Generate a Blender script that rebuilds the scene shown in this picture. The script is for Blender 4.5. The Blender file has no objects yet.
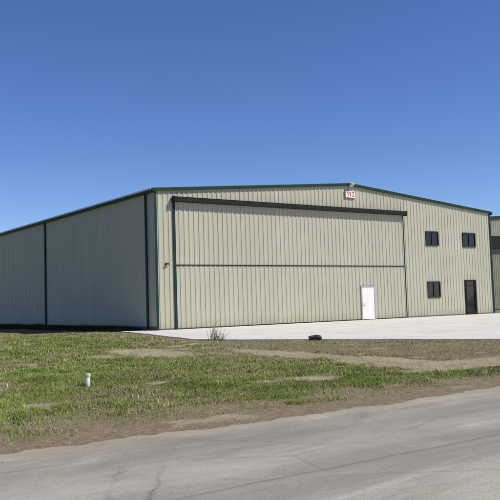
import bpy, math, random
import numpy as np
from mathutils import Matrix, Vector
random.seed(4); rng=np.random.default_rng(7)
scene=bpy.context.scene
scene.view_settings.view_transform='Standard'; scene.view_settings.look='None'; scene.view_settings.exposure=0
col=scene.collection

# ---------------------------------------------------------------- helpers
class MB:
    def __init__(s): s.v=[];s.f=[]
    def quad(s,a,b,c,d):
        n=len(s.v); s.v+= [a,b,c,d]; s.f.append((n,n+1,n+2,n+3))
    def tri(s,a,b,c):
        n=len(s.v); s.v+= [a,b,c]; s.f.append((n,n+1,n+2))
    def box(s,x0,x1,y0,y1,z0,z1):
        n=len(s.v)
        s.v+=[(x0,y0,z0),(x1,y0,z0),(x1,y1,z0),(x0,y1,z0),(x0,y0,z1),(x1,y0,z1),(x1,y1,z1),(x0,y1,z1)]
        for f in [(3,2,1,0),(4,5,6,7),(0,1,5,4),(1,2,6,5),(2,3,7,6),(3,0,4,7)]: s.f.append(tuple(n+i for i in f))
    def hexa(s,P):
        n=len(s.v); s.v+=P
        for f in [(3,2,1,0),(4,5,6,7),(0,1,5,4),(1,2,6,5),(2,3,7,6),(3,0,4,7)]: s.f.append(tuple(n+i for i in f))
    def tube(s,pts,rad,seg=8,cap=True):
        pts=[Vector(p) for p in pts]; rings=[]
        for i,p in enumerate(pts):
            t=(pts[min(i+1,len(pts)-1)]-pts[max(i-1,0)]).normalized()
            a=t.orthogonal().normalized() if abs(t.z)<.99 else Vector((1,0,0)); a=(a-t*a.dot(t)).normalized(); b=t.cross(a)
            r=rad[i] if isinstance(rad,(list,tuple)) else rad
            n=len(s.v); rings.append(n)
            for k in range(seg):
                an=2*math.pi*k/seg; s.v.append(tuple(p+a*r*math.cos(an)+b*r*math.sin(an)))
        for q in range(len(rings)-1):
            for k in range(seg):
                s.f.append((rings[q]+k,rings[q]+(k+1)%seg,rings[q+1]+(k+1)%seg,rings[q+1]+k))
        if cap:
            s.f.append(tuple(rings[0]+k for k in range(seg))[::-1]); s.f.append(tuple(rings[-1]+k for k in range(seg)))
    def obj(s,name,mat,parent=None,smooth=False):
        me=bpy.data.meshes.new(name); me.from_pydata([tuple(map(float,v)) for v in s.v],[],s.f); me.update()
        if mat: me.materials.append(mat)
        if smooth:
            for p in me.polygons: p.use_smooth=True
        o=bpy.data.objects.new(name,me); col.objects.link(o)
        if parent: o.parent=parent
        return o
def empty(name,label,cat,loc=(0,0,0)):
    o=bpy.data.objects.new(name,None); col.objects.link(o); o.location=loc; o["label"]=label; o["category"]=cat; return o
def lab(o,label,cat): o["label"]=label;o["category"]=cat

def newmat(name):
    m=bpy.data.materials.new(name); m.use_nodes=True; nt=m.node_tree; b=nt.nodes['Principled BSDF']; return m,nt,b
def N(nt,t,**k):
    n=nt.nodes.new(t)
    for a,v in k.items(): setattr(n,a,v)
    return n
def noise(nt,scale,detail=4,rough=.55,vec=None,dist=0):
    n=N(nt,'ShaderNodeTexNoise'); n.inputs['Scale'].default_value=scale; n.inputs['Detail'].default_value=detail; n.inputs['Roughness'].default_value=rough; n.inputs['Distortion'].default_value=dist
    if vec is not None: nt.links.new(vec,n.inputs['Vector'])
    return n.outputs['Fac']
def ramp(nt,fac,stops):
    r=N(nt,'ShaderNodeValToRGB'); nt.links.new(fac,r.inputs[0]); e=r.color_ramp.elements
    while len(e)<len(stops): e.new(.5)
    for el,(p,c) in zip(e,stops):
        el.position=p; el.color=(c,c,c,1) if isinstance(c,(int,float)) else (*c,1)
    return r.outputs[0]
def mix(nt,f,a,b,mode='MIX'):
    m=N(nt,'ShaderNodeMix',data_type='RGBA',blend_type=mode)
    for i,v in ((0,f),(6,a),(7,b)):
        if isinstance(v,(int,float)): m.inputs[i].default_value=v
        elif isinstance(v,tuple): m.inputs[i].default_value=(*v,1)
        else: nt.links.new(v,m.inputs[i])
    return m.outputs[2]
def math_(nt,op,a,b=None):
    m=N(nt,'ShaderNodeMath',operation=op)
    for i,v in ((0,a),(1,b)):
        if v is None: continue
        if isinstance(v,(int,float)): m.inputs[i].default_value=v
        else: nt.links.new(v,m.inputs[i])
    return m.outputs[0]
def pos(nt,scale=(1,1,1)):
    g=N(nt,'ShaderNodeNewGeometry'); mp=N(nt,'ShaderNodeMapping'); mp.inputs['Scale'].default_value=scale
    nt.links.new(g.outputs['Position'],mp.inputs['Vector']); return mp.outputs[0]
def bump(nt,b,h,strength,dist=.02):
    n=N(nt,'ShaderNodeBump'); n.inputs['Strength'].default_value=strength; n.inputs['Distance'].default_value=dist
    nt.links.new(h,n.inputs['Height']); nt.links.new(n.outputs[0],b.inputs['Normal'])
def simple(name,c,rough=.5,metal=0,var=.12,scale=2.5,spec=.5):
    m,nt,b=newmat(name); v=noise(nt,scale,5,vec=pos(nt))
    c2=tuple(x*(1-var*2) for x in c); c3=tuple(min(1,x*(1+var)) for x in c)
    nt.links.new(ramp(nt,v,[(.3,c2),(.7,c3)]),b.inputs['Base Color']); b.inputs['Roughness'].default_value=rough; b.inputs['Metallic'].default_value=metal
    b.inputs['Specular IOR Level'].default_value=spec
    return m
def metalwall(name,c,dirt=.25):
    m,nt,b=newmat(name)
    big=noise(nt,.35,3,vec=pos(nt)); st=noise(nt,1,4,vec=pos(nt,(2.2,2.2,.12)))
    fine=noise(nt,14,3,vec=pos(nt,(1,1,.4)))
    g=N(nt,'ShaderNodeNewGeometry'); sp=N(nt,'ShaderNodeSeparateXYZ'); nt.links.new(g.outputs['Position'],sp.inputs[0])
    sheet=math_(nt,'FLOOR',math_(nt,'DIVIDE',math_(nt,'ADD',math_(nt,'ADD',sp.outputs[0],sp.outputs[1]),500.01),.915))
    wn=N(nt,'ShaderNodeTexWhiteNoise',noise_dimensions='1D'); nt.links.new(sheet,wn.inputs['W'])
    a=mix(nt,ramp(nt,big,[(.3,0.),(.7,1.)]),tuple(x*.94 for x in c),tuple(x*1.04 for x in c))
    a=mix(nt,math_(nt,'MULTIPLY',wn.outputs['Value'],.35),a,tuple(x*.88 for x in c))
    a=mix(nt,ramp(nt,st,[(.35,.0),(.75,dirt)]),a,tuple(x*.78 for x in c))
    a=mix(nt,ramp(nt,fine,[(.4,0.),(.8,.12)]),a,tuple(x*.75 for x in c))
    low=ramp(nt,math_(nt,'ADD',math_(nt,'MULTIPLY',sp.outputs[2],1.1),math_(nt,'MULTIPLY',st,.5)),[(.2,.45),(.9,0.)])
    a=mix(nt,low,a,(.25,.21,.15))
    nt.links.new(a,b.inputs['Base Color']); b.inputs['Roughness'].default_value=.55; b.inputs['Specular IOR Level'].default_value=.12
    bump(nt,b,noise(nt,2.2,2,vec=pos(nt)),.3,.025)
    return m

M_wall=metalwall('wall_tan_metal',(.45,.438,.335))
M_door=metalwall('door_tan_metal',(.45,.436,.338),.3)
M_wall2=metalwall('neighbour_metal',(.31,.30,.225))
M_brown=metalwall('neighbour_door_metal',(.245,.23,.155))
M_green=simple('dark_green_trim',(.005,.038,.028),.6,spec=.2)
M_black=simple('black_steel',(.012,.0115,.011),.6,spec=.2)
M_bronze=simple('bronze_frame',(.03,.024,.02),.5,spec=.3)
M_white=simple('white_paint',(.75,.74,.70),.45,var=.04)
M_pvc=simple('weathered_plastic',(.62,.60,.54),.5,var=.12,scale=14)
M_roof=simple('galvalume_roof',(.55,.56,.54),.35,metal=.3,var=.06)
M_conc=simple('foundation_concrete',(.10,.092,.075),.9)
M_red=simple('red_paint',(.36,.018,.025),.6)
M_steel=simple('steel_hardware',(.4,.4,.4),.35,metal=.8)
M_rubber=simple('black_plastic',(.012,.012,.012),.6)
m,nt,b=newmat('window_glass'); M_glass=m
b.inputs['Base Color'].default_value=(.012,.012,.012,1); b.inputs['Roughness'].default_value=.06; b.inputs['Specular IOR Level'].default_value=.4
bump(nt,b,noise(nt,1.2,2,vec=pos(nt)),.15,.02)
m,nt,b=newmat('lamp_lens'); M_lens=m
b.inputs['Base Color'].default_value=(.6,.6,.56,1); b.inputs['Roughness'].default_value=.2

# ---------------------------------------------------------------- noise fn
def vnoise(x,y,s,seed=0):
    x=np.asarray(x,float)*s; y=np.asarray(y,float)*s
    xi=np.floor(x).astype(np.int64); yi=np.floor(y).astype(np.int64); fx=x-xi; fy=y-yi
    fx=fx*fx*(3-2*fx); fy=fy*fy*(3-2*fy)
    def h(a,b):
        n=(a*374761393+b*668265263+seed*974634777)&0xffffffff
        n=((n^(n>>13))*1274126177)&0xffffffff
        return ((n^(n>>16))&0xffff)/65535.
    return (h(xi,yi)*(1-fx)+h(xi+1,yi)*fx)*(1-fy)+(h(xi,yi+1)*(1-fx)+h(xi+1,yi+1)*fx)*fy
def fbm(x,y,s,seed=0,o=3):
    t=0;a=.5;w=0
    for i in range(o): t=t+a*vnoise(x,y,s*2**i,seed+i*13); w+=a; a*=.55
    return t/w
def sst(a,b,x): t=np.clip((x-a)/(b-a),0,1); return t*t*(3-2*t)

ROAD_N=-25.85; ROAD_S=-36.6
def zbase(Y): return -0.36*np.clip((-np.asarray(Y,float)-2)/23.8,0,1)
_ey=np.array([-25.9,-22,-18.2,-15.4,-12.6,-10.6,-8.7,-4.8,1.2,2.2]); _ex=np.array([7.5,6.0,3.3,1.4,-.6,-2.2,-3.2,-2.5,-1.5,-.35])
def apron_x(Y): return np.interp(Y,_ey,_ex,left=7.5,right=-.1)
def zground(X,Y):
    X=np.asarray(X,float);Y=np.asarray(Y,float)
    d_ap=apron_x(Y)-X
    d_rd=np.maximum(Y-ROAD_N, ROAD_S-Y)
    m=sst(0.0,1.5,d_ap)*sst(0.1,1.3,d_rd)
    m=np.where(Y<ROAD_S, sst(.1,1.3,d_rd), m)
    b=(fbm(X,Y,.35,3)-.5)*.14+(fbm(X,Y,1.6,9)-.5)*.07
    under=(X>-.05)&(Y>-.05)
    b=np.where(under,0,b)
    lip=-.02*(1-sst(-.2,.6,d_ap))*sst(0,.2,d_rd)
    return zbase(Y)+b*m+lip

def masks(X,Y):
    n1=fbm(X,Y,.30,21); n2=fbm(X,Y,.9,33); n3=fbm(X,Y,2.6,41)
    wob=(n1-.5)*2.4+(n2-.5)*1.5+(n3-.5)*.9
    dry=sst(-7.0,-5.0,X+wob)
    shoulder=1-sst(-25.1,-24.1,Y+(n2-.5)*2.6+(n3-.5)*2.2)
    tr=np.exp(-((X+5.0+wob*.2)/(.45+.70*sst(-15,-22,Y)))**2)*sst(-12,-16,Y)*sst(-24.8,-23.6,Y)*1.35
    tr2=np.exp(-(((X+3.6)/2.6)**2+((Y+22.6)/.8)**2))*1.5
    p1=np.exp(-(((X+7.4+wob*.3)/1.0)**2+((Y+13.3)/2.2)**2))*1.3
    p2=np.exp(-(((X+9.3+wob*.3)/1.2)**2+((Y+22.6)/.75)**2))*1.0
    p4=sst(.56,.72,n1*.3+n2*.7)*.72
    ap=np.exp(-((apron_x(Y)-X-.12)/.2)**2)*.7
    sand=np.clip(np.maximum.reduce([tr,tr2,p1,p2,p4,ap])*(.35+1.3*n3),0,1)
    sand=sst(.25,.75,sand)
    gp=np.exp(-(((X+5.6)/2.2)**2+((Y+24.1)/.60)**2))
    dry=np.clip(dry-sst(.3,.7,gp),0,1)
    shoulder=shoulder*(1-sst(.25,.6,gp*(.4+1.1*n3)))
    sand=sand*(1-sst(.3,.7,gp))
    straw=sst(.43,.64,fbm(X,Y,.55,55)*.6+n3*.4)
    return dry,shoulder,sand,straw,n3

# ---------------------------------------------------------------- ground sheet
def axis(lo,hi,step,far):
    a=list(np.arange(lo,hi+1e-6,step)); s=step; x=a[-1]
    while x<far: s*=1.35; x+=s; a.append(x)
    s=step; x=a[0]; pre=[]
    while x>-far: s*=1.35; x-=s; pre.append(x)
    return np.array(pre[::-1]+a)
gx=axis(-20,8,.12,3500); gy=axis(-27,6,.12,3500)
GX,GY=np.meshgrid(gx,gy); Z=zground(GX,GY)
nx,ny=len(gx),len(gy)
V=np.stack([GX,GY,Z],-1).reshape(-1,3)
i=np.arange(nx-1)[None,:]+np.arange(ny-1)[:,None]*nx
F=np.stack([i,i+1,i+nx+1,i+nx],-1).reshape(-1,4)
def npmesh(name,V,F,k):
    me=bpy.data.meshes.new(name); me.vertices.add(len(V)); me.vertices.foreach_set('co',V.astype(np.float32).ravel())
    me.loops.add(F.size); me.loops.foreach_set('vertex_index',F.astype(np.int32).ravel())
    me.polygons.add(len(F)); me.polygons.foreach_set('loop_start',(np.arange(len(F))*k).astype(np.int32))
    me.update(calc_edges=True); return me
me=npmesh('ground',V,F,4)
dry,sh,sand,straw,_=masks(GX.ravel(),GY.ravel())
ca=me.color_attributes.new('mask','FLOAT_COLOR','POINT'); ca.data.foreach_set('color',np.stack([dry,sh,sand,straw],-1).astype(np.float32).ravel())
me.polygons.foreach_set('use_smooth',np.ones(len(F),bool))
ground=bpy.data.objects.new('ground',me); col.objects.link(ground); ground['kind']='structure'
m,nt,b=newmat('ground_soil_and_grass')
at=N(nt,'ShaderNodeAttribute',attribute_name='mask'); sp=N(nt,'ShaderNodeSeparateColor'); nt.links.new(at.outputs['Color'],sp.inputs[0])
fine=noise(nt,9,6,.65,vec=pos(nt)); mid=noise(nt,2.2,5,.6,vec=pos(nt)); vf=noise(nt,45,4,.7,vec=pos(nt))
green=ramp(nt,fine,[(.3,(.09,.12,.033)),(.5,(.165,.19,.058)),(.72,(.26,.255,.11))])
strawc=ramp(nt,fine,[(.3,(.16,.145,.065)),(.55,(.26,.24,.13)),(.75,(.36,.325,.20))])
dryc=ramp(nt,fine,[(.28,(.155,.125,.068)),(.5,(.25,.205,.122)),(.75,(.34,.285,.175))])
sandc=ramp(nt,fine,[(.25,(.29,.235,.155)),(.5,(.42,.35,.24)),(.75,(.53,.45,.33))])
shc=ramp(nt,fine,[(.25,(.17,.13,.08)),(.5,(.27,.212,.14)),(.75,(.38,.31,.215))])
a=mix(nt,math_(nt,'MULTIPLY',at.outputs['Alpha'],.7),green,strawc)
a=mix(nt,sp.outputs[0],a,dryc); a=mix(nt,sp.outputs[2],a,sandc); a=mix(nt,sp.outputs[1],a,shc)
a=mix(nt,ramp(nt,vf,[(.35,.35),(.6,0.)]),a,(.07,.055,.03))
a=mix(nt,ramp(nt,mid,[(.3,.25),(.6,0.)]),a,(.12,.105,.05))
nt.links.new(a,b.inputs['Base Color']); b.inputs['Roughness'].default_value=.95; b.inputs['Specular IOR Level'].default_value=.05
bump(nt,b,math_(nt,'ADD',fine,math_(nt,'MULTIPLY',vf,.4)),.8,.05)
me.materials.append(m)

# ---------------------------------------------------------------- road
mb=MB(); xs=np.concatenate([np.arange(-600,-40,40),np.arange(-40,40,.1),np.arange(40,601,40)])
ys=[ROAD_N,ROAD_N-.9,-29,-31.2,-34,ROAD_S]
rnx=ROAD_N-.12+(fbm(xs,xs*0,.6,77)-.5)*.26+(fbm(xs,xs*0,4.,79)-.5)*.28-.22*np.exp(-((xs+10.8)/3)**2)
rows=[]
for x,e in zip(xs,rnx):
    yy=[e,e-.03]+ys[1:]
    zz=[-.364,-.352]+[-.352]*(len(ys)-1)
    rows.append([(x,y,z) for y,z in zip(yy,zz)])
for r0,r1 in zip(rows[:-1],rows[1:]):
    for j in range(len(r0)-1): mb.quad(r0[j+1],r1[j+1],r1[j],r0[j])
m,nt,b=newmat('old_grey_asphalt')
P=pos(nt); agg=noise(nt,60,3,.8,vec=P); agg2=noise(nt,22,4,.75,vec=P); blot=noise(nt,.8,5,.6,vec=P); lane=noise(nt,1,5,.65,vec=pos(nt,(.12,1.6,1)))
stain=noise(nt,.55,6,.7,vec=pos(nt,(.6,1.4,1)),dist=.6)
a=ramp(nt,blot,[(.3,(.33,.302,.252)),(.7,(.415,.382,.322))])
a=mix(nt,ramp(nt,lane,[(.38,.6),(.55,0.)]),a,(.25,.229,.193))
a=mix(nt,ramp(nt,lane,[(.55,0.),(.68,.5)]),a,(.48,.445,.38))
a=mix(nt,ramp(nt,stain,[(.38,.7),(.5,0.)]),a,(.225,.207,.177))
a=mix(nt,ramp(nt,stain,[(.54,0.),(.66,.65)]),a,(.51,.475,.405))
a=mix(nt,ramp(nt,agg,[(.35,.45),(.55,0.)]),a,(.18,.164,.138))
a=mix(nt,ramp(nt,agg2,[(.3,.4),(.5,0.)]),a,(.20,.183,.155))
a=mix(nt,ramp(nt,agg,[(.56,0.),(.72,.4)]),a,(.60,.555,.48))
wv=N(nt,'ShaderNodeTexNoise'); wv.inputs['Scale'].default_value=1.6; wv.inputs['Detail'].default_value=6; nt.links.new(P,wv.inputs['Vector'])
pw=mix(nt,.16,P,wv.outputs['Color'])
vo=N(nt,'ShaderNodeTexVoronoi',feature='DISTANCE_TO_EDGE'); vo.inputs['Scale'].default_value=.5; nt.links.new(pw,vo.inputs['Vector'])
cr=ramp(nt,vo.outputs['Distance'],[(.0,1.),(.008,0.)])
cmask=math_(nt,'MULTIPLY',ramp(nt,noise(nt,.35,2,vec=P),[(.42,0.),(.55,.75)]),ramp(nt,agg2,[(.35,.2),(.6,1.)]))
a=mix(nt,math_(nt,'MULTIPLY',cr,cmask),a,(.10,.09,.075))
g=N(nt,'ShaderNodeNewGeometry'); spx=N(nt,'ShaderNodeSeparateXYZ'); nt.links.new(g.outputs['Position'],spx.inputs[0])
wob=noise(nt,.7,6,.65,vec=P)
def seam(y,amp,w,op,tone):
    global a
    d=math_(nt,'ABSOLUTE',math_(nt,'ADD',math_(nt,'ADD',spx.outputs[1],-y),math_(nt,'MULTIPLY',math_(nt,'ADD',wob,-.5),amp)))
    f=math_(nt,'MULTIPLY',ramp(nt,d,[(w*.3,op),(w,0.)]),ramp(nt,blot,[(.3,.45),(.6,1.)]))
    a=mix(nt,f,a,tone)
seam(-29.0,.30,.04,.6,(.12,.108,.09)); seam(-27.0,.9,.022,.35,(.14,.127,.105)); seam(-29.25,.6,.75,.45,(.215,.198,.168)); seam(-27.5,.6,.6,.35,(.235,.213,.178)); seam(-28.2,.4,.4,.3,(.51,.475,.41))
fineR=noise(nt,4,5,.7,vec=P); spill=noise(nt,1.1,5,.7,vec=P)
ed=ramp(nt,math_(nt,'ADD',math_(nt,'ADD',spx.outputs[1],-ROAD_N),math_(nt,'ADD',math_(nt,'MULTIPLY',fineR,1.0),math_(nt,'MULTIPLY',spill,1.0))),[(.2,0.),(1.05,.9)])
a=mix(nt,ed,a,(.36,.295,.21))
nt.links.new(a,b.inputs['Base Color']); b.inputs['Roughness'].default_value=.95; b.inputs['Specular IOR Level'].default_value=.05
bump(nt,b,agg,.45,.01)
o=mb.obj('road',m); o['kind']='structure'

# ---------------------------------------------------------------- apron
mb=MB(); Ys=list(np.arange(-25.6,2.21,.2))
rows=[]
for Y in Ys:
    e=float(apron_x(Y))+(float(vnoise(Y,0,1.5,5))-.5)*.12
    z=float(zbase(Y))+.035
    if Y>-.02: rows.append([(e+(0.0-e)*k/10,Y,z) for k in range(11)])
    else: rows.append([(e+(80-e)*(k/10)**2.2,Y,z) for k in range(11)])
for r0,r1 in zip(rows[:-1],rows[1:]):
    if (r0[-1][0]>1)!=(r1[-1][0]>1): continue
    for j in range(10): mb.quad(r0[j],r0[j+1],r1[j+1],r1[j])
    a0=r0[0];a1=r1[0]; mb.quad((a0[0],a0[1],a0[2]-.16),a0,a1,(a1[0],a1[1],a1[2]-.16))
ya=[r for r in rows if r[-1][0]>1][-1]; yb=[r for r in rows if r[-1][0]<=1][0]
mb.quad(ya[0],(80,ya[0][1],ya[0][2]),(80,-.001,.035),(yb[0][0],-.001,.035))
if yb[0][1]>0: mb.quad((yb[0][0],-.001,.035),(0,-.001,.035),(0,yb[0][1],.035),yb[0])
m,nt,b=newmat('pale_concrete')
P=pos(nt); c1=noise(nt,.35,5,.6,vec=P); c2=noise(nt,8,5,.6,vec=P); c3=noise(nt,1.6,5,.65,vec=P)
a=ramp(nt,c1,[(.3,(.58,.56,.50)),(.7,(.68,.658,.60))])
a=mix(nt,ramp(nt,c2,[(.3,.2),(.6,0.)]),a,(.48,.45,.39))
a=mix(nt,ramp(nt,c3,[(.52,.0),(.72,.5)]),a,(.42,.385,.32))
g=N(nt,'ShaderNodeNewGeometry'); spx=N(nt,'ShaderNodeSeparateXYZ'); nt.links.new(g.outputs['Position'],spx.inputs[0])
for k,per in ((0,4.6),(1,4.6)):
    fr=math_(nt,'FRACT',math_(nt,'DIVIDE',math_(nt,'ADD',spx.outputs[k],1000.),per))
    ln=ramp(nt,fr,[(0.,.85),(.009,0.)])
    a=mix(nt,ln,a,(.2,.19,.17))
nt.links.new(a,b.inputs['Base Color']); b.inputs['Roughness'].default_value=.9; b.inputs['Specular IOR Level'].default_value=.1
bump(nt,b,c2,.2,.01)
o=mb.obj('pavement',m); o['kind']='structure'

# ---------------------------------------------------------------- corrugated sheets
PER=.305; RD=.027
BR=(0,.155,.188,.267,.300)
def depth(t):
    u=t%PER
    if u<=.155: return 0
    if u<=.188: return RD*(u-.155)/.033
    if u<=.267: return RD
    if u<=.300: return RD*(.300-u)/.033
    return 0
def corr(mb,a,b,zlo,zhi,place,breaks=()):
    ts=[a,b]+[t for t in breaks if a<t<b]; k=math.floor(a/PER)
    while k*PER<b:
        for q in BR:
            t=k*PER+q
            if a<t<b: ts.append(t)
        k+=1
    ts=sorted(set(round(t,5) for t in ts))
    for t0,t1 in zip(ts[:-1],ts[1:]):
        d0,d1=depth(t0+1e-6),depth(t1-1e-6)
        zl0=zlo(t0) if callable(zlo) else zlo; zl1=zlo(t1) if callable(zlo) else zlo
        zh0=zhi(t0) if callable(zhi) else zhi; zh1=zhi(t1) if callable(zhi) else zhi
        mb.quad(place(t0,d0,zl0),place(t1,d1,zl1),place(t1,d1,zh1),place(t0,d0,zh0))

W=27.33; H=7.27; RISE=1.15; LEN=46.
roofz=lambda x: H+RISE*(1-abs(x-W/2)/(W/2))
s_=RISE/(W/2)
def child(name,p):
    o=bpy.data.objects.new(name,None); col.objects.link(o); o.parent=p; return o
def one(name,mat,p,*boxes):
    mb=MB()
    for bx in boxes: mb.box(*bx)
    return mb.obj(name,mat,p)

hang=empty('hangar_building','large tan metal hangar with dark green trim, tall door closed','building')
Z0=.10
front=lambda t,d,z:(t,-d,z)
mb=MB()
DX0,DX1,DZ=1.12,18.30,6.90
corr(mb,.0,DX0,Z0,roofz,front)
corr(mb,DX0,DX1,DZ-.2,roofz,front,(W/2,))
wins=[(20.43,21.66,4.80,5.72),(24.23,25.56,4.77,5.73),(20.40,21.62,1.31,2.34)]
GD=(24.27,25.33,.05,2.42)
corr(mb,DX1,20.40,Z0,roofz,front)
corr(mb,20.40,21.64,Z0,1.31,front); corr(mb,20.40,21.64,2.34,4.80,front); corr(mb,20.40,21.64,5.72,roofz,front)
corr(mb,21.64,24.23,Z0,roofz,front)
corr(mb,24.23,25.56,2.42,4.77,front); corr(mb,24.23,25.56,5.73,roofz,front); corr(mb,25.35,25.56,Z0,2.42,front)
corr(mb,25.56,W,Z0,roofz,front)
corr(mb,0,LEN,Z0,H,lambda t,d,z:(-d,t,z)); corr(mb,0,LEN,Z0,H,lambda t,d,z:(W+d,t,z))
corr(mb,0,W,Z0,roofz,lambda t,d,z:(t,LEN+d,z),(W/2,))
mb.obj('wall',M_wall,hang)
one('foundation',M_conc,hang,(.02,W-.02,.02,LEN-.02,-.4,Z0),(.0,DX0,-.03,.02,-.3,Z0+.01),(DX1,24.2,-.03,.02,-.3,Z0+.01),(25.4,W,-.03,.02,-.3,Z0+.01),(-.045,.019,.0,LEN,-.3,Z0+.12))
mb=MB(); ov=.12
def slab(x0,z0,x1,z1,y0,y1,t=.06):
    mb.hexa([(x0,y0,z0),(x1,y0,z1),(x1,y1,z1),(x0,y1,z0),(x0,y0,z0+t),(x1,y0,z1+t),(x1,y1,z1+t),(x0,y1,z0+t)])
slab(-ov,H-ov*s_+.02,W/2,H+RISE+.02,-.1,LEN+.1); slab(W/2,H+RISE+.02,W+ov,H-ov*s_+.02,-.1,LEN+.1)
k=.3
while k<LEN:
    for (xa,za,xb,zb) in ((1.2,H+1.2*s_+.07,W/2-.1,H+RISE+.07),(W/2+.1,H+RISE+.07,W-1.2,H+1.2*s_+.07)):
        mb.hexa([(xa,k,za),(xb,k,zb),(xb,k+.05,zb),(xa,k+.05,za),(xa,k+.015,za+.045),(xb,k+.015,zb+.045),(xb,k+.035,zb+.045),(xa,k+.035,za+.045)])
    k+=.6
mb.obj('roof',M_roof,hang)
for y0,y1 in ((-.15,-.045),(LEN+.045,LEN+.15)):
    mb=MB()
    for (xa,za,xb,zb) in ((-.2,H-.2*s_,W/2,H+RISE),(W/2,H+RISE,W+.2,H-.2*s_)):
        mb.hexa([(xa,y0,za-.06),(xb,y0,zb-.06),(xb,y1,zb-.06),(xa,y1,za-.06),(xa,y0,za+.10),(xb,y0,zb+.10),(xb,y1,zb+.10),(xa,y1,za+.10)])
    mb.obj('rake_trim',M_green,hang)
one('corner_trim',M_green,hang,(-.05,.09,-.062,-.044,Z0-.02,H-.08))
one('corner_trim',M_green,hang,(W-.09,W+.05,-.062,-.044,Z0-.02,H-.08))
one('door_jamb',M_green,hang,(DX0-.08,DX0+.02,-.075,-.045,.04,DZ+.05)); one('door_jamb',M_green,hang,(DX1-.02,DX1+.02,-.075,-.045,.04,DZ+.05))
for x0,x1 in ((-.25,-.121),(W+.121,W+.25)):
    one('gutter',M_green,hang,(x0,x1,-.10,LEN+.1,H-.13,H-.11),(x0,x0+.01,-.10,LEN+.1,H-.11,H-.0),(x1-.01,x1,-.10,LEN+.1,H-.11,H-.02))
mb=MB(); mb.hexa([(-.275,-.1,H+.001),(-.235,-.1,H+.001),(-.235,LEN+.1,H+.001),(-.275,LEN+.1,H+.001),(-.24,-.1,H+.09),(-.22,-.1,H+.09),(-.22,LEN+.1,H+.09),(-.24,LEN+.1,H+.09)])
mb.obj('roof_edge',M_white,hang)
for y in (.85,15.45,30.5,44.5):
    for s,x in ((-1,-.12),(1,W+.04)):
        d=MB(); d.box(x,x+.08,y-.07,y+.07,.10,H-.131)
        for zz in (1.5,3.6,5.6): d.box(x-.006,x+.09,y-.085,y+.085,zz,zz+.04)
        d.obj('downspout',M_green,hang)
hd=child('hangar_door',hang)
PD=(14.31,15.40,.06,2.10)
dl=lambda t,d,z:(t,-.03-d,z)
ZH=3.38
mb=MB(); corr(mb,DX0+.02,DX1-.02,ZH+.03,DZ-.2,dl); mb.obj('door_panel',M_door,hd)
mb=MB(); corr(mb,DX0+.02,PD[0]-.06,.09,ZH-.03,dl); corr(mb,PD[0]-.06,PD[1]+.06,PD[3]+.06,ZH-.03,dl); corr(mb,PD[1]+.06,DX1-.02,.09,ZH-.03,dl)
mb.obj('door_panel',M_door,hd)
one('door_frame',M_green,hd,(DX0+.02,DX1-.02,-.075,-.02,ZH-.03,ZH+.03),(DX0+.02,DX1-.02,-.085,-.02,.04,.09),
  (DX0+.02,DX0+.05,-.08,-.03,.09,DZ-.2),(DX1-.05,DX1-.02,-.08,-.03,.09,DZ-.2))
mb=MB()
mb.box(DX0-.1,DX1+.05,-.36,-.07,DZ-.20,DZ+.03)
mb.hexa([(DX0-.1,-.37,DZ+.031),(DX1+.05,-.37,DZ+.031),(DX1+.05,-.055,DZ+.031),(DX0-.1,-.055,DZ+.031),(DX0-.1,-.37,DZ+.04),(DX1+.05,-.37,DZ+.04),(DX1+.05,-.055,DZ+.10),(DX0-.1,-.055,DZ+.10)])
mb.box(DX0-.13,DX0-.1,-.38,-.05,DZ-.24,DZ+.08); mb.box(DX1+.05,DX1+.08,-.38,-.05,DZ-.24,DZ+.08)
mb.obj('door_header',M_black,hd)
pd=child('door',hd)
o=one('door_leaf',M_white,pd,(PD[0]+.05,PD[1]-.05,-.09,-.05,PD[2]+.02,PD[3]-.05)); o['label']='white personnel door leaf'
M_lg=simple('light_grey_frame',(.4,.4,.37),.5)
one('door_frame',M_lg,pd,(PD[0]-.06,PD[0]+.03,-.105,-.03,PD[2],PD[3]+.05),(PD[1]-.03,PD[1]+.06,-.105,-.03,PD[2],PD[3]+.05),(PD[0]+.03,PD[1]-.03,-.105,-.03,PD[3]-.04,PD[3]+.05))
mb=MB(); mb.tube([(PD[0]+.14,-.088,1.02),(PD[0]+.14,-.15,1.02),(PD[0]+.26,-.15,1.02)],.02,8); mb.obj('handle',M_steel,pd)
for (x0,x1,z0,z1) in wins:
    w=child('window',hang)
    mb=MB(); t=.05; y0,y1=-.075,.05
    mb.box(x0-.02,x0+t,y0,y1,z0-.03,z1+.03); mb.box(x1-t,x1+.03,y0,y1,z0-.03,z1+.03)
    mb.box(x0+t,x1-t,y0,y1,z0-.03,z0+t); mb.box(x0+t,x1-t,y0,y1,z1-t,z1+.03)
    xm=(x0+x1)/2; mb.box(xm-.025,xm+.025,-.05,.04,z0+t,z1-t)
    mb.obj('frame',M_bronze,w)
    mb=MB(); mb.quad((x0+t,-.005,z0+t),(xm-.025,-.005,z0+t),(xm-.025,-.005,z1-t),(x0+t,-.005,z1-t)); mb.quad((xm+.025,-.02,z0+t),(x1-t,-.02,z0+t),(x1-t,-.02,z1-t),(xm+.025,-.02,z1-t))
    mb.obj('glass',M_glass,w)
gd=child('entrance_door',hang)
x0,x1,z0,z1=GD; mb=MB()
mb.box(x0-.05,x0+.05,-.08,.05,z0,z1+.03); mb.box(x1-.05,x1+.05,-.08,.05,z0,z1+.03); mb.box(x0+.05,x1-.05,-.08,.05,z1-.06,z1+.03); mb.box(x0+.05,x1-.05,-.07,.05,z0,z0+.22); mb.box(x0+.05,x0+.13,-.05,.04,z0+.22,z1-.06); mb.box(x1-.13,x1-.05,-.05,.04,z0+.22,z1-.06); mb.box(x0+.13,x1-.13,-.05,.04,2.02,2.08)
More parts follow.
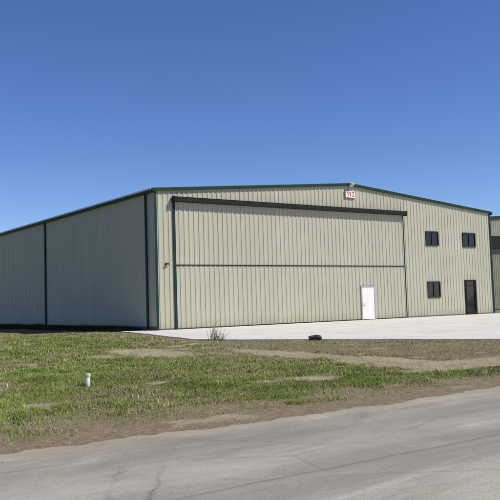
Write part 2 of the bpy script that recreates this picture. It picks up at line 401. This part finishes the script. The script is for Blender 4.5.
mb.obj('frame',M_black,gd)
mb=MB(); mb.quad((x0+.13,-.01,z0+.22),(x1-.13,-.01,z0+.22),(x1-.13,-.01,z1-.06),(x0+.13,-.01,z1-.06)); mb.obj('glass',M_glass,gd)
mb=MB(); mb.tube([(x0+.18,-.05,.95),(x0+.18,-.11,.97),(x0+.18,-.11,1.3),(x0+.18,-.05,1.32)],.013,8); mb.obj('handle',M_steel,gd)

# number sign
sg=empty('number_sign','small white number sign with red digits under the roof peak','sign')
sx0,sx1,sz0,sz1=13.26,14.12,7.60,8.06
one('sign_board',M_white,sg,(sx0,sx1,-.10,-.05,sz0,sz1))
t=.022
one('sign_border',M_red,sg,(sx0,sx1,-.106,-.1005,sz0,sz0+t),(sx0,sx1,-.106,-.1005,sz1-t,sz1),(sx0,sx0+t,-.106,-.1005,sz0+t,sz1-t),(sx1-t,sx1,-.106,-.1005,sz0+t,sz1-t))
cxm=(sx0+sx1)/2; za,zb=sz0+.085,sz1-.085
for dx in (-.21,-.02):
    mb=MB(); x=cxm+dx; mb.box(x-.028,x+.028,-.106,-.1005,za,zb)
    mb.hexa([(x-.028,-.106,zb-.05),(x-.028,-.1005,zb-.05),(x-.09,-.1005,zb-.11),(x-.09,-.106,zb-.11),(x-.028,-.106,zb),(x-.028,-.1005,zb),(x-.09,-.1005,zb-.06),(x-.09,-.106,zb-.06)])
    mb.obj('digit',M_red,sg)
cu=bpy.data.curves.new('digit','FONT'); cu.body='2'; cu.size=.41; cu.align_x='CENTER'; cu.align_y='CENTER'; cu.extrude=.004; cu.offset=.006
to=bpy.data.objects.new('tmp',cu); col.objects.link(to); bpy.context.view_layer.update()
tm=bpy.data.meshes.new_from_object(to.evaluated_get(bpy.context.evaluated_depsgraph_get())); bpy.data.objects.remove(to)
tm.materials.clear(); tm.materials.append(M_red)
o=bpy.data.objects.new('digit',tm); col.objects.link(o); o.parent=sg; o.rotation_euler=(math.pi/2,0,0); o.location=(cxm+.21,-.106,(sz0+sz1)/2)
def wall_lamp(x,y,z,s,label,mat):
    e=empty('wall_lamp',label,'lamp')
    mb=MB(); mb.hexa([(x-.16*s,y-.26*s,z-.02*s),(x+.16*s,y-.26*s,z-.02*s),(x+.16*s,y,z-.16*s),(x-.16*s,y,z-.16*s),(x-.16*s,y-.26*s,z+.06*s),(x+.16*s,y-.26*s,z+.06*s),(x+.16*s,y,z+.16*s),(x-.16*s,y,z+.16*s)])
    mb.obj('lamp_housing',mat,e)
    mb=MB(); mb.quad((x-.13*s,y-.235*s,z-.037*s),(x-.13*s,y-.02*s,z-.156*s),(x+.13*s,y-.02*s,z-.156*s),(x+.13*s,y-.235*s,z-.037*s)); mb.obj('lamp_lens',M_lens,e)
wall_lamp(.62,-.045,3.42,.52,'small dark wall light beside the hangar door',M_bronze)
wall_lamp(13.66,-.16,8.42,.9,'small grey floodlight at the peak of the gable',M_lg)

# ---------------------------------------------------------------- neighbour hangar
nb=empty('hangar_building','brownish tan metal hangar standing beyond the first one','building',(0,0,0))
bx0,bx1,by0,by1,bh,br=34.5,64.,11.,45.,8.1,1.2
rz=lambda x: bh+br*(1-abs(x-(bx0+bx1)/2)/((bx1-bx0)/2))
nf=lambda t,d,z:(t,by0-d,z)
ndx0,ndx1,ndz=39.5,59.,6.95
mb=MB(); corr(mb,bx0,ndx0,0.,rz,nf); corr(mb,ndx0,ndx1,ndz,rz,nf,((bx0+bx1)/2,)); corr(mb,ndx1,bx1,0.,rz,nf)
corr(mb,by0,by1,0.,bh,lambda t,d,z:(bx0-d,t,z)); corr(mb,by0,by1,0.,bh,lambda t,d,z:(bx1+d,t,z)); corr(mb,bx0,bx1,0,rz,lambda t,d,z:(t,by1+d,z),((bx0+bx1)/2,))
mb.obj('wall',M_wall2,nb)
mb=MB(); xm=(bx0+bx1)/2
for (xa,za,xb,zb) in ((bx0-.15,bh,xm,bh+br),(xm,bh+br,bx1+.15,bh)):
    mb.hexa([(xa,by0-.1,za),(xb,by0-.1,zb),(xb,by1+.1,zb),(xa,by1+.1,za),(xa,by0-.1,za+.08),(xb,by0-.1,zb+.08),(xb,by1+.1,zb+.08),(xa,by1+.1,za+.08)])
mb.obj('roof',M_roof,nb)
mb=MB()
for (xa,za,xb,zb) in ((bx0-.2,bh,xm,bh+br),(xm,bh+br,bx1+.2,bh)):
    mb.hexa([(xa,by0-.16,za-.12),(xb,by0-.16,zb-.12),(xb,by0-.101,zb-.12),(xa,by0-.101,za-.12),(xa,by0-.16,za+.13),(xb,by0-.16,zb+.13),(xb,by0-.101,zb+.13),(xa,by0-.101,za+.13)])
mb.obj('rake_trim',M_green,nb)
one('corner_trim',M_green,nb,(bx0-.06,bx0+.15,by0-.07,by0-.046,0,bh-.1)); one('corner_trim',M_green,nb,(bx1-.15,bx1+.06,by0-.07,by0-.046,0,bh-.1))
mb=MB(); corr(mb,ndx0,ndx1,.05,5.8,lambda t,d,z:(t,by0-.03-d,z)); o=mb.obj('hangar_door',M_brown,nb)
one('door_header',M_black,nb,(ndx0-.1,ndx1+.1,by0-.45,by0-.05,5.8,ndz),(ndx0-.1,ndx0,by0-.1,by0-.05,.05,5.8))

# ---------------------------------------------------------------- small things
pz=float(zground(-12.85,-20.85))
pp=empty('cleanout_pipe','short white plastic pipe with a cap standing in the grass','pipe',(-12.85,-20.85,pz))
mb=MB(); mb.tube([(0,0,-.1),(.01,0,.20)],.042,16); mb.obj('pipe_body',M_pvc,pp,True)
mb=MB(); mb.tube([(.01,0,.195),(.01,0,.24),(.01,0,.255)],[.051,.051,.04],16); mb.obj('cap',M_pvc,pp)
bz=float(zground(-.75,-12.95))
mb=MB(); pts=[];rad=[]
for i_ in range(25):
    t=i_/24; pts.append((-.78+.42*t,-12.95-.14*math.sin(t*2.2),bz+.08+.04*math.sin(t*3.1))); rad.append((.07 if i_%2 else .082)+.02*t)
mb.tube(pts,rad,14); o=mb.obj('drain_pipe',M_rubber,None); lab(o,'short black corrugated plastic pipe lying by the concrete','pipe')
M_weed=simple('pale_weed',(.50,.48,.34),.8,var=.25)
M_weedg=simple('green_weed',(.31,.34,.18),.8,var=.25)
def weed(x,y,h,spread,seed,label):
    r=random.Random(seed); z=float(zground(x,y)); mb=MB(); ml=MB()
    for s in range(r.randint(13,17)):
        an=r.uniform(0,6.28); le=h*r.uniform(.4,1.); sp_=r.uniform(.08,spread)*le
        base=(r.uniform(-.2,.2),r.uniform(-.2,.2))
        pts=[(x+base[0]+math.cos(an)*sp_*t**1.5,y+base[1]+math.sin(an)*sp_*t**1.5,z+le*t*(1-.1*t)) for t in (0,.25,.5,.75,1)]
        mb.tube(pts,[.006,.005,.004,.004,.002],5)
        for l in range(36):
            t=r.uniform(.08,1.02); px=x+base[0]+math.cos(an)*sp_*t**1.5; py=y+base[1]+math.sin(an)*sp_*t**1.5; pzz=z+le*t*(1-.1*t)
            a2=r.uniform(0,6.28); L=r.uniform(.04,.09)*(1.2-.6*t); dx,dy=math.cos(a2),math.sin(a2); wv_=.011
            up=r.uniform(.0,.8)*L
            ml.tri((px-dy*wv_,py+dx*wv_,pzz),(px+dy*wv_,py-dx*wv_,pzz),(px+dx*L,py+dy*L,pzz+up))
    e=empty('weed_plant',label,'plant'); mb.obj('stem',M_weed,e); ml.obj('foliage',M_weed if seed%2 else M_weedg,e); e['group']='tall weeds beside the concrete'
weed(-2.80,-9.6,.95,.42,11,'clump of tall pale dry weeds beside the concrete slab')
weed(-2.72,-9.9,.45,.8,12,'low green weed clump beside the concrete slab')

# ---------------------------------------------------------------- grass blades
m,nt,b=newmat('grass_blade'); M_blade=m
at=N(nt,'ShaderNodeAttribute',attribute_name='tint'); nt.links.new(at.outputs['Color'],b.inputs['Base Color']); b.inputs['Roughness'].default_value=.8; b.inputs['Specular IOR Level'].default_value=.08
def build_blades(X,Y,h,w,c,name):
    n=len(X); Zg=zground(X,Y)
    an=rng.uniform(0,2*np.pi,n); la=rng.uniform(0,2*np.pi,n); le=h*rng.uniform(.3,1.5,n)
    dx,dy=np.cos(an)*w,np.sin(an)*w; lx,ly=np.cos(la)*le,np.sin(la)*le
    v0=np.stack([X-dx,Y-dy,Zg-.01],-1); v1=np.stack([X+dx,Y+dy,Zg-.01],-1)
    v2=np.stack([X+dx*.7+lx*.35,Y+dy*.7+ly*.35,Zg+h*.6],-1); v3=np.stack([X-dx*.7+lx*.35,Y-dy*.7+ly*.35,Zg+h*.6],-1)
    v4=np.stack([X+lx,Y+ly,Zg+h],-1)
    V=np.stack([v0,v1,v2,v3,v4],1).reshape(-1,3); b0=np.arange(n)*5
    F=np.concatenate([np.stack([b0,b0+1,b0+2],-1),np.stack([b0,b0+2,b0+3],-1),np.stack([b0+3,b0+2,b0+4],-1)])
    me=npmesh(name,V,F,3); c=np.repeat(np.concatenate([c,np.ones((n,1))],1),5,0)
    ca=me.color_attributes.new('tint','FLOAT_COLOR','POINT'); ca.data.foreach_set('color',c.astype(np.float32).ravel())
    o=bpy.data.objects.new(name,me); col.objects.link(o); o['kind']='stuff'; me.materials.append(M_blade); return o
def keepg(X,Y):
    dry,sh,sand,straw,n3=masks(X,Y)
    k=(1-.94*sand)*(1-.95*sh)*(1-.3*dry)*sst(.20,.57,fbm(X,Y,1.1,61)*.6+fbm(X,Y,4.,63)*.4+.06)*(1-.35*straw)
    return k*((apron_x(Y)-X)>.05)*(1-((X>-.08)&(Y>-.1)))*(Y>ROAD_N+.15)
dcam=lambda X,Y: np.hypot(X+18.8,Y+34.6)
def cg(X,Y):
    n=len(X)
    dry,sh,sand,straw,n3=masks(X,Y)
    g1=np.array([.17,.225,.042]);g2=np.array([.32,.36,.10]);s1=np.array([.46,.385,.23]);d1=np.array([.30,.24,.135])
    t=rng.random(n)[:,None]; c=g1*(1-t)+g2*t
    c=c*(.42+1.1*fbm(X,Y,.9,81))[:,None]
    ps=np.clip(.06+.6*straw,0,1)*(1-dry)+.88*dry
    return np.where((rng.random(n)<ps)[:,None],s1*t+d1*(1-t),c)
def field(n,xr,yr,name):
    X=rng.uniform(*xr,n); Y=rng.uniform(*yr,n); k=keepg(X,Y)>rng.random(n); X=X[k];Y=Y[k]; n=len(X)
    dry=masks(X,Y)[0]; cl=fbm(X,Y,1.7,71)
    h=(.018+.085*np.clip(cl-.32,0,1)**1.2*1.9)*rng.uniform(.5,1.3,n)*(1-.4*dry)+np.where(rng.random(n)<.005,.05,0)
    w=.0026*rng.uniform(.8,1.6,n)*np.clip(dcam(X,Y)/12,1,3.4)
    build_blades(X,Y,h,w,cg(X,Y),name)
field(520000,(-21,7),(-25.8,4),'grass')
field(260000,(-18,-3),(-25.4,-18),'grass')
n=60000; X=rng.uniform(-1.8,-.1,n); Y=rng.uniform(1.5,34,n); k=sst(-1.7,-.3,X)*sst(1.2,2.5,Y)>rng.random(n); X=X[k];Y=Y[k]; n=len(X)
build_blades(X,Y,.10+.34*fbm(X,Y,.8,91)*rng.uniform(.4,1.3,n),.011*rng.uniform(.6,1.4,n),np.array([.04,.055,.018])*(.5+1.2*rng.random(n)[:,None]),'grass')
cx=rng.uniform(-19,-4,2200); cy=rng.uniform(-24.9,1,2200); k=keepg(cx,cy)>.3; cx=cx[k][:520]; cy=cy[k][:520]
kk=rng.integers(30,80,len(cx)); sg_=np.repeat(rng.uniform(.06,.26,len(cx)),kk); tone=np.repeat(rng.random(len(cx)),kk)[:,None]
X=np.repeat(cx,kk)+rng.normal(0,1,kk.sum())*sg_; Y=np.repeat(cy,kk)+rng.normal(0,1,kk.sum())*sg_
k=(Y>ROAD_N+.1)&((apron_x(Y)-X)>.0)&~((X>-.1)&(Y>-.1)); X=X[k];Y=Y[k];tone=tone[k]; n=len(X)
c=np.where(tone>.8,np.array([.38,.33,.18])*(.7+.6*rng.random(n)[:,None]),np.array([.145,.215,.04])*(.6+1.1*rng.random(n)[:,None]))
build_blades(X,Y,rng.uniform(.03,.095,n),.005*rng.uniform(.6,1.7,n)*np.clip(dcam(X,Y)/14,1,2),c,'grass')

# small clods and gravel, vectorised
n=9000; X=rng.uniform(-19,8,n); sel=rng.random(n)<.7
Y=np.where(sel,-25.3+rng.normal(0,.55,n),rng.uniform(-25,-8,n))
q=masks(X,Y)
k=(Y>-27.3)&((Y<-24.9)|(q[2]>.5)|(rng.random(n)<.04))&(X<apron_x(Y)-.05); X=X[k];Y=Y[k]; n=len(X)
Zs=np.where(Y>ROAD_N+.15,zground(X,Y),-.354)
S_=np.where(rng.random(n)<.96,rng.uniform(.004,.012,n),rng.uniform(.012,.024,n))
vs=[]
for a_ in range(5):
    an=a_*1.257+rng.uniform(-.3,.3,n); vs.append(np.stack([X+np.cos(an)*S_*rng.uniform(.7,1.2,n),Y+np.sin(an)*S_*rng.uniform(.7,1.2,n),Zs-.004],-1))
vs.append(np.stack([X,Y,Zs+S_*rng.uniform(.4,.8,n)],-1))
V=np.stack(vs,1).reshape(-1,3); b0=np.arange(n)*6
F=np.concatenate([np.stack([b0+a_,b0+(a_+1)%5,b0+5],-1) for a_ in range(5)])
me=npmesh('gravel',V,F,3)
m,nt,b=newmat('gravel_stone'); nt.links.new(ramp(nt,noise(nt,7,2,vec=pos(nt)),[(.3,(.17,.13,.085)),(.5,(.28,.22,.155)),(.7,(.40,.33,.24))]),b.inputs['Base Color']); b.inputs['Roughness'].default_value=.9
me.materials.append(m); o=bpy.data.objects.new('gravel',me); col.objects.link(o); o['kind']='stuff'

# ---------------------------------------------------------------- light, sky
SD=Vector((.44,-.52,.73)).normalized()
el=math.asin(SD.z); az=math.atan2(SD.x,SD.y)
world=bpy.data.worlds.new('World'); scene.world=world; world.use_nodes=True; nt=world.node_tree
sky=nt.nodes.new('ShaderNodeTexSky'); sky.sky_type='NISHITA'; sky.sun_disc=False; sky.sun_elevation=el; sky.sun_rotation=az; sky.altitude=700; sky.air_density=.82; sky.dust_density=.05; sky.ozone_density=4.0
hs=nt.nodes.new('ShaderNodeHueSaturation'); hs.inputs['Saturation'].default_value=1.15; hs.inputs['Hue'].default_value=.513
nt.links.new(sky.outputs[0],hs.inputs['Color'])
nt.links.new(hs.outputs[0],nt.nodes['Background'].inputs['Color']); nt.nodes['Background'].inputs['Strength'].default_value=.132
L=bpy.data.lights.new('sun','SUN'); L.energy=4.9; L.angle=math.radians(.5); L.color=(1,.94,.83)
lo=bpy.data.objects.new('sun',L); col.objects.link(lo); lo.rotation_euler=SD.to_track_quat('Z','Y').to_euler()

# ---------------------------------------------------------------- camera
yaw,pit,rol=0.6209,0.0705,-0.0308; S=1.12
fw=Vector((math.sin(yaw)*math.cos(pit),math.cos(yaw)*math.cos(pit),math.sin(pit)))
r0=Vector((math.cos(yaw),-math.sin(yaw),0)); u0=r0.cross(fw)
rr=r0*math.cos(rol)+u0*math.sin(rol); uu=-r0*math.sin(rol)+u0*math.cos(rol)
cam=bpy.data.cameras.new('camera'); cam.sensor_width=36; cam.lens=763.6/500*36; cam.clip_end=9000; cam.clip_start=.1
co=bpy.data.objects.new('camera',cam); col.objects.link(co)
Mx=Matrix((rr,uu,-fw)).transposed().to_4x4(); Mx.translation=Vector((-16.7962,-30.9275,1.1070))*S
co.matrix_world=Mx; scene.camera=co
